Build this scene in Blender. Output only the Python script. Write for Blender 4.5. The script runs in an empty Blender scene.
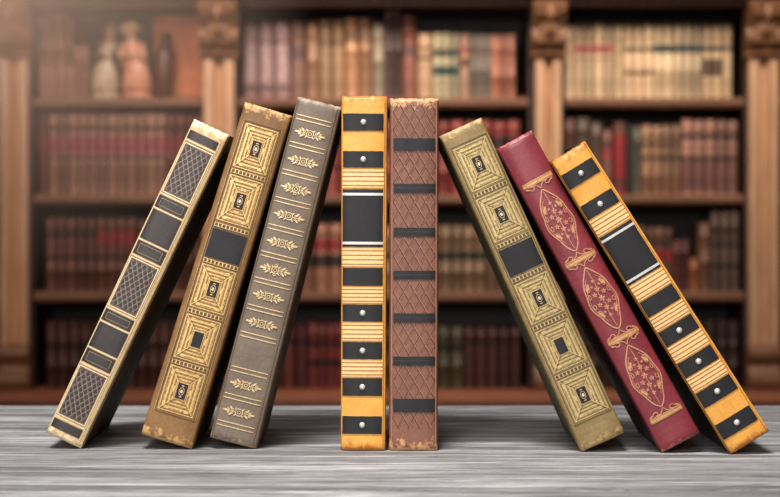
import bpy, bmesh, math, random
from mathutils import Vector, noise, Matrix
random.seed(7)
SC = bpy.context.scene
LEAK_HAZE = 1.05
COL = SC.collection
F = 2130.0          # focal length in pixels of the 780 px wide frame
CX, HY = 390.0, 215.0   # principal column, horizon row
TZ = 0.80           # table top height
CAMZ = TZ + 235.4 / F * 1.5
PI = math.pi

def lin(c):
    c = c / 255.0
    return c / 12.92 if c <= 0.04045 else ((c + 0.055) / 1.055) ** 2.4
def rgb(r, g, b): return (lin(r), lin(g), lin(b), 1.0)
def X(px, Z): return (px - CX) / F * Z
def ZH(py, Z): return CAMZ - (py - HY) / F * Z

# ---------------------------------------------------------------- materials
class NT:
    def __init__(s, name):
        s.m = bpy.data.materials.new(name); s.m.use_nodes = True
        s.t = s.m.node_tree; s.b = s.t.nodes['Principled BSDF']
    def n(s, typ, **kw):
        nd = s.t.nodes.new(typ)
        for k, v in kw.items(): setattr(nd, k, v)
        return nd
    def l(s, a, b): s.t.links.new(a, b)
    def coord(s, scale=(1, 1, 1)):
        tc = s.n('ShaderNodeTexCoord'); mp = s.n('ShaderNodeMapping')
        mp.inputs['Scale'].default_value = scale
        s.l(tc.outputs['Object'], mp.inputs['Vector']); return mp.outputs[0]
    def noise(s, vec, scale, detail=4, rough=0.55, dist=0.0):
        n = s.n('ShaderNodeTexNoise'); n.inputs['Scale'].default_value = scale
        n.inputs['Detail'].default_value = detail; n.inputs['Roughness'].default_value = rough
        n.inputs['Distortion'].default_value = dist
        s.l(vec, n.inputs['Vector']); return n.outputs['Fac']
    def ramp(s, fac, stops):
        r = s.n('ShaderNodeValToRGB'); e = r.color_ramp.elements
        while len(e) < len(stops): e.new(0.5)
        for i, (p, c) in enumerate(stops): e[i].position = p; e[i].color = c
        s.l(fac, r.inputs[0]); return r.outputs[0]
    def mix(s, fac, a, b, blend='MIX'):
        m = s.n('ShaderNodeMix', data_type='RGBA', blend_type=blend)
        for sock, v in ((m.inputs[0], fac), (m.inputs[6], a), (m.inputs[7], b)):
            if isinstance(v, (int, float, tuple)): sock.default_value = v
            else: s.l(v, sock)
        return m.outputs[2]
    def math(s, op, a, b=0.0, c=None):
        m = s.n('ShaderNodeMath', operation=op)
        for i, v in enumerate((a, b, c)):
            if v is None: continue
            if isinstance(v, (int, float)): m.inputs[i].default_value = v
            else: s.l(v, m.inputs[i])
        return m.outputs[0]
    def bump(s, h, strength=0.3, dist=0.0005):
        b = s.n('ShaderNodeBump'); b.inputs['Strength'].default_value = strength
        b.inputs['Distance'].default_value = dist
        s.l(h, b.inputs['Height']); s.l(b.outputs[0], s.b.inputs['Normal'])

def leather(name, c1, c2, worn=None, H=None, rough=0.5, grain=1400, spec=0.4, bump=0.35, mott=60, wornlen=0.012, wornamt=1.0):
    t = NT(name); v = t.coord()
    n1 = t.noise(v, mott, 5, 0.65)
    base = t.mix(t.ramp(n1, [(0.32, (0, 0, 0, 1)), (0.68, (1, 1, 1, 1))]), c1, c2)
    n2 = t.noise(v, 420, 3, 0.7)
    base = t.mix(t.ramp(n2, [(0.35, (0.72, 0.72, 0.72, 1)), (0.65, (1.12, 1.12, 1.12, 1))]), base, base, 'MIX') if False else t.mix(1.0, base, t.ramp(n2, [(0.3, (0.75, 0.75, 0.75, 1)), (0.7, (1, 1, 1, 1))]), 'MULTIPLY')
    if worn and H:
        sp = t.n('ShaderNodeSeparateXYZ'); t.l(v, sp.inputs[0])
        z = sp.outputs[2]
        dz = t.math('MINIMUM', z, t.math('SUBTRACT', H, z))
        k = t.math('SUBTRACT', 1.0, t.math('DIVIDE', dz, wornlen))
        nn = t.noise(v, 220, 5, 0.7)
        k = t.math('ADD', k, t.math('MULTIPLY', t.math('SUBTRACT', nn, 0.55), 3.2))
        f = t.ramp(k, [(0.35, (0, 0, 0, 1)), (0.75, (wornamt,) * 3 + (1,))])
        base = t.mix(f, base, worn)
        # small scuffs over the whole surface
        sc = t.ramp(t.noise(v, 170, 8, 0.75), [(0.66, (0, 0, 0, 1)), (0.74, (0.55, 0.55, 0.55, 1))])
        base = t.mix(sc, base, worn)
    t.l(base, t.b.inputs['Base Color'])
    t.b.inputs['Roughness'].default_value = rough
    t.b.inputs['Specular IOR Level'].default_value = spec
    t.bump(t.noise(v, grain, 2, 0.6), bump, 0.0004)
    return t.m

def gold(name, c, dark, metallic=0.35, rough=0.38, wear=0.5):
    t = NT(name); v = t.coord()
    n = t.noise(v, 500, 4, 0.7)
    base = t.mix(t.ramp(n, [(0.36, (wear, wear, wear, 1)), (0.56, (0, 0, 0, 1))]), c, dark)
    t.l(base, t.b.inputs['Base Color'])
    t.b.inputs['Metallic'].default_value = metallic; t.b.inputs['Roughness'].default_value = rough
    t.bump(t.noise(v, 900, 2), 0.25, 0.0003)
    return t.m

def wood(name, c1, c2, rough=0.42, axis='z', scale=1.0, spec=0.5):
    t = NT(name)
    s = {'z': (9, 9, 0.8), 'x': (0.8, 9, 9)}[axis]
    v = t.coord(tuple(k * scale for k in s))
    n1 = t.noise(v, 6, 6, 0.6, 1.2)
    base = t.mix(t.ramp(n1, [(0.3, (0, 0, 0, 1)), (0.7, (1, 1, 1, 1))]), c1, c2)
    t.l(base, t.b.inputs['Base Color']); t.b.inputs['Roughness'].default_value = rough
    t.b.inputs['Specular IOR Level'].default_value = spec
    t.bump(n1, 0.2, 0.002)
    return t.m

_pm = {}
def plain(c, rough=0.55, tag='spine'):
    key = (c, rough)
    if key not in _pm:
        t = NT(tag + '_%d_%d_%d' % tuple(int(k * 255) for k in c[:3])); v = t.coord()
        n = t.noise(v, 30, 4, 0.7)
        base = t.mix(1.0, c, t.ramp(n, [(0.3, (0.62, 0.58, 0.55, 1)), (0.65, (1.1, 1.1, 1.1, 1))]), 'MULTIPLY')
        t.l(base, t.b.inputs['Base Color']); t.b.inputs['Roughness'].default_value = rough
        t.bump(t.noise(v, 300, 2), 0.2, 0.001)
        _pm[key] = t.m
    return _pm[key]

def paper_mat():
    t = NT('aged_paper'); v = t.coord()
    w = t.n('ShaderNodeTexWave', wave_type='BANDS', bands_direction='X')
    w.inputs['Scale'].default_value = 700; w.inputs['Distortion'].default_value = 2; t.l(v, w.inputs['Vector'])
    base = t.mix(w.outputs['Fac'], rgb(196, 174, 130), rgb(140, 116, 78))
    t.l(base, t.b.inputs['Base Color']); t.b.inputs['Roughness'].default_value = 0.8
    return t.m
PAPER = paper_mat()

# ---------------------------------------------------------------- object helpers
def link(name, bm, mats, parent=None, smooth=False, loc=None, auto=False):
    me = bpy.data.meshes.new(name); bm.normal_update(); bm.to_mesh(me); bm.free()
    if not isinstance(mats, (list, tuple)): mats = [mats]
    for m in mats: me.materials.append(m)
    if smooth:
        for p in me.polygons: p.use_smooth = True
    o = bpy.data.objects.new(name, me); COL.objects.link(o)
    if parent: o.parent = parent
    if loc is not None: o.location = loc
    return o
def empty(name, loc=(0, 0, 0)):
    o = bpy.data.objects.new(name, None); COL.objects.link(o); o.location = loc
    o.empty_display_size = 0.05; return o
def tag(o, label=None, cat=None, group=None, kind=None):
    if label: o['label'] = label
    if cat: o['category'] = cat
    if group: o['group'] = group
    if kind: o['kind'] = kind
    return o
def box(bm, x0, x1, y0, y1, z0, z1, mi=0):
    vs = [bm.verts.new(p) for p in ((x0, y0, z0), (x1, y0, z0), (x1, y1, z0), (x0, y1, z0), (x0, y0, z1), (x1, y0, z1), (x1, y1, z1), (x0, y1, z1))]
    fs = []
    for q in ((0, 3, 2, 1), (4, 5, 6, 7), (0, 1, 5, 4), (1, 2, 6, 5), (2, 3, 7, 6), (3, 0, 4, 7)):
        f = bm.faces.new([vs[i] for i in q]); f.material_index = mi; fs.append(f)
    return fs
def bevel(o, w, seg=2):
    m = o.modifiers.new('bevel', 'BEVEL'); m.width = w; m.segments = seg; m.limit_method = 'ANGLE'
    return o
def prof_sweep_x(bm, x0, x1, prof, mi=0):
    """prof: closed (y,z) outline, extruded along x"""
    a = [bm.verts.new((x0, y, z)) for y, z in prof]; b = [bm.verts.new((x1, y, z)) for y, z in prof]
    n = len(prof)
    for i in range(n):
        f = bm.faces.new((a[i], a[(i + 1) % n], b[(i + 1) % n], b[i])); f.material_index = mi
    bm.faces.new(a[::-1]).material_index = mi; bm.faces.new(b).material_index = mi
def prof_sweep_z(bm, z0, z1, prof, mi=0):
    a = [bm.verts.new((x, y, z0)) for x, y in prof]; b = [bm.verts.new((x, y, z1)) for x, y in prof]
    n = len(prof)
    for i in range(n):
        f = bm.faces.new((a[i], a[(i + 1) % n], b[(i + 1) % n], b[i])); f.material_index = mi
    bm.faces.new(a[::-1]).material_index = mi; bm.faces.new(b).material_index = mi
def lathe(bm, prof, seg=24, c=(0, 0), sx=1, sy=1, mi=0):
    rings = []
    for r, z in prof:
        rings.append([bm.verts.new((c[0] + r * sx * math.cos(2 * PI * i / seg), c[1] + r * sy * math.sin(2 * PI * i / seg), z)) for i in range(seg)])
    for a, b in zip(rings, rings[1:]):
        for i in range(seg):
            f = bm.faces.new((a[i], a[(i + 1) % seg], b[(i + 1) % seg], b[i])); f.material_index = mi; f.smooth = True
    bm.faces.new(rings[0][::-1]).material_index = mi; bm.faces.new(rings[-1]).material_index = mi
def blob(bm, c, r, s=(1, 1, 1), mi=0, u=14, v=10):
    m = Matrix.Translation(c) @ Matrix.Diagonal((r * s[0], r * s[1], r * s[2], 1))
    g = bmesh.ops.create_uvsphere(bm, u_segments=u, v_segments=v, radius=1, matrix=m)
    for vv in g['verts']:
        for f in vv.link_faces: f.material_index = mi; f.smooth = True

# ================================================================ FOREGROUND BOOKS
class Book:
    """u: px across the spine from its left edge, v: px down from the head of the spine"""
    def __init__(s, cpx, cpy, w, H, ang, B=0.0016, p=4.0, depth=0.150, tp=0.0):
        s.Zc = 235.4 * 1.5 / (cpy - HY); s.k = s.Zc / F
        s.w, s.H, s.B, s.p, s.D, s.tp = w, H, B, p, depth, tp
        s.right = ang > 0
        s.root = empty('antique_book', (X(cpx, s.Zc), s.Zc, TZ + 0.0002))
        s.root.rotation_euler = (0, math.radians(ang), 0)
        s.hm = H * s.k; s.wm = w * s.k
        s.x0 = -s.wm if s.right else 0.0
    def y(s, u):
        a = min(1.0, abs(2 * u / s.w - 1)); return s.B * a ** s.p
    def P(s, u, v, off=0.0):
        k = s.k; y = s.y(u)
        a = 2 * u / s.w - 1
        dydx = s.B * s.p * abs(min(1, abs(a))) ** (s.p - 1) * math.copysign(1, a) * 2 / s.wm
        n = Vector((dydx, -1, 0)).normalized()
        return Vector((s.x0 + u * k, y, s.hm - v * k)) + n * off
    # ---- surfaces laid on the spine
    def patch(s, bm, u0, u1, v0, v1, off=0.0004, mi=0, nu=14, nv=1, jit=0.0, lo=-0.0006):
        def jv(): return random.uniform(-jit, jit)
        top = [[bm.verts.new(s.P(u0 + (u1 - u0) * i / nu + (jv() if i in (0, nu) else 0), v0 + (v1 - v0) * j / nv + (jv() if j in (0, nv) else 0), off)) for i in range(nu + 1)] for j in range(nv + 1)]
        for j in range(nv):
            for i in range(nu):
                f = bm.faces.new((top[j][i], top[j + 1][i], top[j + 1][i + 1], top[j][i + 1])); f.material_index = mi; f.smooth = True
        rim = [(0, i) for i in range(nu + 1)] + [(j, nu) for j in range(1, nv + 1)] + [(nv, i) for i in range(nu - 1, -1, -1)] + [(j, 0) for j in range(nv - 1, 0, -1)]
        lowr = []
        for j, i in rim:
            q = top[j][i].co.copy(); q.y += off - lo; lowr.append(bm.verts.new(q))
        m = len(rim); upr = [bm.verts.new(top[j][i].co) for j, i in rim]
        for a in range(m):
            b = (a + 1) % m
            f = bm.faces.new((upr[a], upr[b], lowr[b], lowr[a])); f.material_index = mi
    def ribbon(s, bm, pts, wd=0.8, off=0.0005, mi=0, closed=False, sub=True):
        P2 = [Vector(p) for p in pts]
        if closed: P2 = P2 + [P2[0]]
        if sub:
            Q = [P2[0]]
            for a, b in zip(P2, P2[1:]):
                n = max(1, int(abs(b.x - a.x) / 3.0))
                for i in range(1, n + 1): Q.append(a.lerp(b, i / n))
            P2 = Q
        L = []; R = []
        m = len(P2)
        for i in range(m):
            if closed and i in (0, m - 1): a, b = P2[m - 2], P2[1]
            else: a, b = P2[max(0, i - 1)], P2[min(m - 1, i + 1)]
            c = P2[i]
            d1 = (c - a); d2 = (b - c)
            if d1.length < 1e-6: d1 = d2
            if d2.length < 1e-6: d2 = d1
            d1 = d1.normalized(); d2 = d2.normalized(); t = d1 + d2
            t = t.normalized() if t.length > 1e-4 else d1
            n = Vector((-t.y, t.x)); cs = max(0.5, n.dot(Vector((-d1.y, d1.x))))
            h = wd / 2 / cs
            L.append(c + n * h); R.append(c - n * h)
        lv = [bm.verts.new(s.P(q.x, q.y, off)) for q in L]; rv = [bm.verts.new(s.P(q.x, q.y, off)) for q in R]
        ll = [bm.verts.new(s.P(q.x, q.y, -0.0002)) for q in L]; rl = [bm.verts.new(s.P(q.x, q.y, -0.0002)) for q in R]
        for i in range(m - 1):
            for q in ((lv[i], lv[i + 1], rv[i + 1], rv[i]), (ll[i], ll[i + 1], lv[i + 1], lv[i]), (rv[i], rv[i + 1], rl[i + 1], rl[i])):
                f = bm.faces.new(q); f.material_index = mi
    def rect(s, bm, u0, u1, v0, v1, wd=0.7, off=0.0006, mi=0):
        s.ribbon(bm, [(u0, v0), (u1, v0), (u1, v1), (u0, v1)], wd, off, mi, closed=True)
    def leaf(s, bm, c, r, l, ang, off=0.0006, mi=0, n=10):
        ca, sa = math.cos(ang), math.sin(ang)
        pts = []
        for i in range(n):
            t = 2 * PI * i / n; a = l * math.cos(t); b = r * math.sin(t) * (1 if abs(math.cos(t)) < 0.9 else 0.5)
            pts.append(bm.verts.new(s.P(c[0] + a * ca - b * sa, c[1] + a * sa + b * ca, off)))
        f = bm.faces.new(pts); f.material_index = mi
        q = [bm.verts.new(v.co + Vector((0, off + 0.0002, 0))) for v in pts]
        for i in range(n):
            f = bm.faces.new((pts[i], q[i], q[(i + 1) % n], pts[(i + 1) % n])); f.material_index = mi
    def ring(s, bm, c, r, wd=0.7, off=0.0006, mi=0, n=14, ry=None):
        ry = ry or r
        s.ribbon(bm, [(c[0] + r * math.cos(2 * PI * i / n), c[1] + ry * math.sin(2 * PI * i / n)) for i in range(n)], wd, off, mi, closed=True, sub=False)
    # ---- the binding
    def build(s, leather_m, board_m, gilt=None, mats=(), wrap=0.012, tboard=0.0028, rag=0.0007, tool='gilt_tooling', headcap=0.0012):
        bm = bmesh.new(); k = s.k; e = 0.0005
        NU, NV = 26, 90
        prof = [(-e, s.B + wrap), (-e, s.B + 0.005), (0.0009, s.B + 0.0028)]
        prof += [(s.wm * i / NU, s.y(s.w * i / NU)) for i in range(NU + 1)]
        prof += [(s.wm - 0.0009, s.B + 0.0028), (s.wm + e, s.B + 0.005), (s.wm + e, s.B + wrap)]
        sd = random.uniform(0, 50); grid = []
        for j in range(NV + 1):
            row = []; tz = j / NV; z = s.hm * (1 - tz)
            for i, (px, py) in enumerate(prof):
                q = Vector((px * 60 + sd, z * 22, sd))
                dy = noise.noise(q) * 0.0002
                dx = noise.noise(q + Vector((9, 3, 1))) * 0.00022
                zz = z
                rg = abs(noise.noise(Vector((px * 420 + sd, 3.3, tz * 5)))) * rag + abs(noise.noise(Vector((px * 1300 + sd, 1.3, tz * 5)))) * rag * 0.8
                if j == 0: zz = z - rg
                if j == NV: zz = z + rg * 0.5
                # the ends of the spine roll slightly in over the head and tail bands
                endd = min(z, s.hm - z)
                roll = headcap * max(0, 1 - endd / 0.003) ** 2
                if 3 <= i < len(prof) - 3: py = py + roll
                row.append(bm.verts.new((s.x0 + px + dx, py + dy, zz)))
            grid.append(row)
        for j in range(NV):
            for i in range(len(prof) - 1):
                f = bm.faces.new((grid[j][i], grid[j + 1][i], grid[j + 1][i + 1], grid[j][i + 1])); f.smooth = True
        sp = link('spine', bm, [leather_m], s.root)
        if gilt:
            bm = bmesh.new(); gilt(s, bm); link(tool, bm, [leather_m] + list(mats), sp)
        s.spine = sp
        so = sp.modifiers.new('thick', 'SOLIDIFY'); so.thickness = 0.0009; so.offset = -1
        # covers
        for nm, xa in (('back_cover' , s.x0), ('front_cover', s.x0 + s.wm - tboard)):
            bm = bmesh.new(); box(bm, xa, xa + tboard, s.B + 0.0035, s.D, 0.0002, s.hm - 0.0002)
            bevel(link(nm, bm, board_m, s.root), 0.0006)
        # page block with hollowed fore edge
        bm = bmesh.new(); xa, xb = s.x0 + tboard, s.x0 + s.wm - tboard
        n = 8; out = [(xa, s.B + 0.002), (xb, s.B + 0.002)]
        for i in range(n + 1):
            t = i / n; out.append((xb + (xa - xb) * t, s.D - 0.004 - 0.004 * math.sin(PI * t)))
        prof_sweep_z(bm, 0.004, s.hm - 0.0035, out)
        link('page_block', bm, PAPER, s.root)
        # head bands
        for zc in (0.0035, s.hm - 0.0032):
            bm = bmesh.new()
            for i in range(20):
                u = 4 + (s.w - 8) * i / 19
                blob(bm, s.P(u, 0) * 1.0 + Vector((0, 0.0022, zc - s.hm)), 0.0009, mi=i % 2, u=6, v=4)
            link('head_band', bm, [PAPER, board_m], s.root)

BLACK = leather('black_leather', rgb(31, 30, 33), rgb(19, 18, 20), rgb(120, 104, 88), 0.25, rough=0.5, spec=0.35, wornlen=0.0001, wornamt=0.3)
DARK = leather('dark_brown_leather', rgb(52, 41, 39), rgb(32, 26, 26), rgb(120, 96, 76), 0.25, rough=0.4, spec=0.5, wornlen=0.0001)
GOLD = gold('gilt_tooling', rgb(206, 172, 112), rgb(110, 84, 52))
GOLDP = gold('pale_gilt_tooling', rgb(208, 182, 136), rgb(140, 118, 88))
SILVER = gold('silvered_rule', rgb(206, 202, 198), rgb(150, 146, 142), 0.2, 0.3, 0.2)
CREAM = gold('cream_gilt_rule', rgb(226, 200, 158), rgb(176, 144, 100), 0.1, 0.45)

def set_book(b, label):
    tag(b.root, label, 'book', None)
    # the tail of an old binding is a little thicker than its head
    def go(o):
        for c in o.children:
            for v in c.data.vertices: v.co.x *= 1 + b.tp * (0.5 - v.co.z / b.hm)
            go(c)
    bpy.context.view_layer.update(); go(b.root)

# ---- book 1 : tan spine, dark woven panels
def book_one():
    b = Book(80.4, 449.3, 38.4, 347.5, 25.3)
    H = b.hm
    tan = leather('tan_calf_leather', rgb(224, 196, 150), rgb(196, 160, 112), rgb(236, 214, 176), H, mott=45)
    side = leather('olive_board_cloth', rgb(104, 86, 58), rgb(72, 60, 44), rough=0.6)
    b.build(tan, side, wrap=0.006)
    for v0, v1 in ((24, 80), (150.5, 206), (270.5, 326)):
        bm = bmesh.new(); b.patch(bm, 1.4, 33.2, v0, v1, 0.0003, 0, jit=.1)
        b.rect(bm, 2.4, 32.2, v0 + 1.1, v1 - 1.1, 1.2, 0.0006, 1)
        # woven leaf lattice
        n = 9; ua, ub = 4.6, 30.0; va, vb = v0 + 3.6, v1 - 3.6
        for i in range(n):
            uc = ua + (ub - ua) * (i + .5) / n; s = 1 if i % 2 else -1
            pts = []
            m = 66
            for j in range(m + 1):
                t = j / m; pts.append((uc + s * 1.25 * math.sin(t * PI * 11), va + (vb - va) * t))
            b.ribbon(bm, pts, 0.55, 0.0006, 2, sub=False)
            b.ribbon(bm, [(p[0] + 1.1, p[1]) for p in pts], 0.35, 0.0007, 3, sub=False)
        b.rect(bm, 3.9, 30.7, v0 + 2.6, v1 - 2.6, 0.35, 0.0006, 2)
        link('woven_panel', bm, [DARK, CREAM, WEAVE, WEAVE2], b.spine)
    for v0, v1 in ((11.4, 20.4), (83, 96), (133, 147.5), (209, 221), (252.5, 267), (329.8, 339)):
        bm = bmesh.new(); b.patch(bm, 1.6, 32.6, v0, v1, 0.0004, 0, jit=.15)
        if v1 - v0 > 10: b.rect(bm, 5, 29.3, v0 + 2.6, v1 - 2.8, 0.5, 0.0007, 1)
        link('leather_band', bm, [DARK, GOLDDIM], b.spine)
    for v0, v1 in ((98.5, 130.5), (223.5, 250)):
        bm = bmesh.new(); b.patch(bm, 1.6, 32.8, v0, v1, 0.0005, 0, jit=.15)
        link('title_panel', bm, [DARK], b.spine)
    bm = bmesh.new()
    for v in (22.2, 81.6, 97.2, 131.8, 149, 207.5, 222.3, 251.2, 268.8, 327.9): b.ribbon(bm, [(1, v), (33.4, v)], 1.3, 0.0005, 0)
    for u in (0.9, 33.8): b.ribbon(bm, [(u, 10.5), (u, 340)], 0.8, 0.0004, 0, sub=False)
    link('gilt_rule', bm, [CREAM], b.spine)
    set_book(b, 'tan leather book with dark woven panels, leaning right at the far left end')
    return b
WEAVE = gold('pale_weave_relief', rgb(150, 128, 112), rgb(84, 68, 62), 0.1, 0.45)
WEAVE2 = gold('dark_weave_relief', rgb(100, 84, 76), rgb(50, 40, 40), 0.1, 0.4)
GOLDDIM = gold('dim_gilt', rgb(150, 128, 92), rgb(80, 64, 48), 0.3, 0.45)

# ---- books 2 and 6 : mitred gilt squares
def framed_book(cpx, cpy, w, H, ang, uc, hw, lea, side, gm, gm2, panels, dots, title, label, wrap):
    b = Book(cpx, cpy, w, H, ang, tp=.09 if w > 48 else .04)
    def gilt(s, bm):
        for v in dots:
            s.ribbon(bm, [(uc - hw, v - 2.4), (uc + hw, v - 2.4)], 0.55, 0.0004, 1)
            s.ribbon(bm, [(uc - hw, v + 2.4), (uc + hw, v + 2.4)], 0.55, 0.0004, 1)
            s.patch(bm, uc - hw, uc + hw, v - 2.1, v + 2.1, 0.0003, 2)
            n = 9
            for i in range(n):
                u = uc - hw + 2 + (2 * hw - 4) * i / (n - 1)
                s.patch(bm, u - 1.35, u + 1.35, v - 1.5, v + 1.5, 0.0005, 1, nu=2)
        for sgn in (-1, 1):
            s.ribbon(bm, [(uc + sgn * (hw + 1.6), panels[0][0] - 2), (uc + sgn * (hw + 1.6), panels[-1][1] + 2)], 0.5, 0.0004, 1, sub=False)
            s.ribbon(bm, [(uc + sgn * (hw + 2.6), panels[0][0] - 2), (uc + sgn * (hw + 2.6), panels[-1][1] + 2)], 0.35, 0.0004, 2, sub=False)
        for v in (panels[0][0] - 2, panels[-1][1] + 2.4):
            s.ribbon(bm, [(uc - hw - 1.8, v), (uc + hw + 1.8, v)], 0.6, 0.0004, 1)
    b.build(lea, side, gilt, [INK, gm2], wrap=wrap)
    for q, (v0, v1) in enumerate(panels):
        vc = (v0 + v1) / 2; hh = (v1 - v0) / 2
        bm = bmesh.new(); b.patch(bm, uc - hw, uc + hw, v0, v1, 0.0002, 0, nv=2, jit=.1)
        for ins, wd, mi in ((0.5, .7, 1), (1.9, .4, 2), (4.6, 1.7, 1), (6.2, .4, 2), (8.2, 1.1, 1), (9.8, .35, 2), (11.0, .6, 1)):
            if hw - ins < 6.4: break
            b.rect(bm, uc - hw + ins, uc + hw - ins, v0 + ins * 1.02, v1 - ins * 1.02, wd, 0.00035, mi)
        for su in (-1, 1):
            for sv in (-1, 1):
                b.ribbon(bm, [(uc + su * (hw - 1), vc + sv * (hh - 1)), (uc + su * 5.2, vc + sv * 8)], 0.7, 0.0004, 1)
                b.ribbon(bm, [(uc + su * (hw - 2.6), vc + sv * (hh - 1.2)), (uc + su * 5.0, vc + sv * 9.6)], 0.35, 0.0005, 2)
                b.leaf(bm, (uc + su * (hw - 3.6), vc + sv * (hh - 7.5)), 0.8, 2.2, PI / 2, 0.0005, 1)
                b.leaf(bm, (uc + su * (hw - 8), vc + sv * (hh - 3.2)), 0.8, 2.4, 0, 0.0005, 1)
        for su in (-1, 1):
            b.leaf(bm, (uc + su * 8.2, vc), 0.8, 3.5, PI / 2, 0.0005, 1)
            b.leaf(bm, (uc, vc + su * 11.2), 0.8, 3.2, 0, 0.0005, 1)
        pan = link('gilt_panel', bm, [gm, gm2, INK], b.spine)
        bm = bmesh.new(); b.patch(bm, uc - 5.2, uc + 5.2, vc - 8.2, vc + 8.2, 0.0006, 0, nu=4)
        b.rect(bm, uc - 5.3, uc + 5.3, vc - 8.3, vc + 8.3, 0.5, 0.0008, 1)
        if (q + (0 if w > 48 else 0)) % 4 != 3 or w > 48 and q == 4:
            b.ring(bm, (uc, vc), 2.4, 0.5, 0.0008, 1, 10, 4.0)
            b.leaf(bm, (uc, vc), 1.3, 1.9, PI / 2, 0.0009, 2, 10)
            for a in (-1, 1): b.leaf(bm, (uc, vc + a * 5.6), 0.5, 1.6, 0, 0.0008, 1, 8)
        link('medallion', bm, [BLACK, gm2, PEARL], b.spine)
    bm = bmesh.new(); b.patch(bm, uc - hw, uc + hw, title[0], title[1], 0.0005, 0, nv=2, jit=.25)
    link('title_panel', bm, [BLACK], b.spine)
    set_book(b, label)
    return b
INK = gold('impressed_dark_line', rgb(84, 60, 36), rgb(56, 40, 26), 0.0, 0.6)
PEARL = gold('pale_dot', rgb(212, 196, 172), rgb(150, 130, 104), 0.2, 0.35)

# ---- book 3 : grey-brown with gilt sprigs
def book_three():
    b = Book(255.7, 449.5, 46.2, 353, 14.1, tp=.06)
    H = b.hm
    lea = leather('taupe_leather', rgb(122, 106, 90), rgb(100, 84, 72), rgb(150, 132, 110), H, mott=35, wornlen=0.006, rough=0.42)
    side = leather('grey_olive_board', rgb(138, 128, 98), rgb(108, 100, 78), rough=0.6)
    ua, ub = 3.4, 40.0
    def gilt(s, bm):
        for v in (20, 48, 76.5, 105, 133, 161, 188, 216, 244, 279.8, 307.5, 335.5):
            for d in (-2.1, 2.1):
                s.ribbon(bm, [(ua, v + d), (ub, v + d)], 0.95, 0.0004, 1)
        s.ribbon(bm, [(42.6, 3), (42.6, 350)], 0.6, 0.0003, 2, sub=False)
        s.ribbon(bm, [(1.6, 3), (1.6, 350)], 0.5, 0.0003, 1 if False else 2, sub=False)
    b.build(lea, side, gilt, [GOLDP, INK], wrap=0.014)
    uc = 21.6
    for i, v in enumerate((34.3, 62.6, 91, 119, 147, 174.5, 202, 230, 293.6, 321.5)):
        bm = bmesh.new(); g = lambda *a, **k: b.leaf(bm, *a, **k)
        b.ring(bm, (uc, v), 3.6, 0.8); b.ring(bm, (uc, v), 1.6, 0.6)
        for a in range(4):
            t = a * PI / 2 + PI / 4; g((uc + 4.9 * math.cos(t), v + 4.4 * math.sin(t)), 0.7, 1.7, t)
        for sx in (-1, 1):
            g((uc + sx * 12.2, v), 1.1, 3.0, 0)
            b.ribbon(bm, [(uc + sx * 3.6, v), (uc + sx * 9.5, v)], 0.5)
            for sy in (-1, 1):
                g((uc + sx * 8.2, v + sy * 3.0), 0.9, 2.3, sx * sy * 0.75)
                g((uc + sx * 10.6, v + sy * 1.9), 0.6, 1.7, sx * sy * 0.5)
                b.ring(bm, (uc + sx * 6.4, v + sy * 1.7), 1.1, 0.5, n=8)
            b.ring(bm, (uc + sx * 14.9, v), 0.8, 0.5, n=6)
        if i in (2, 5):
            for sy in (-1, 1): b.ring(bm, (uc, v + sy * 4.2), 1.5, 0.6, n=8)
        link('gilt_sprig', bm, [GOLDP], b.spine)
    set_book(b, 'grey-brown leather book with rows of gilt sprigs, leaning against the upright ochre book')

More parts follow.
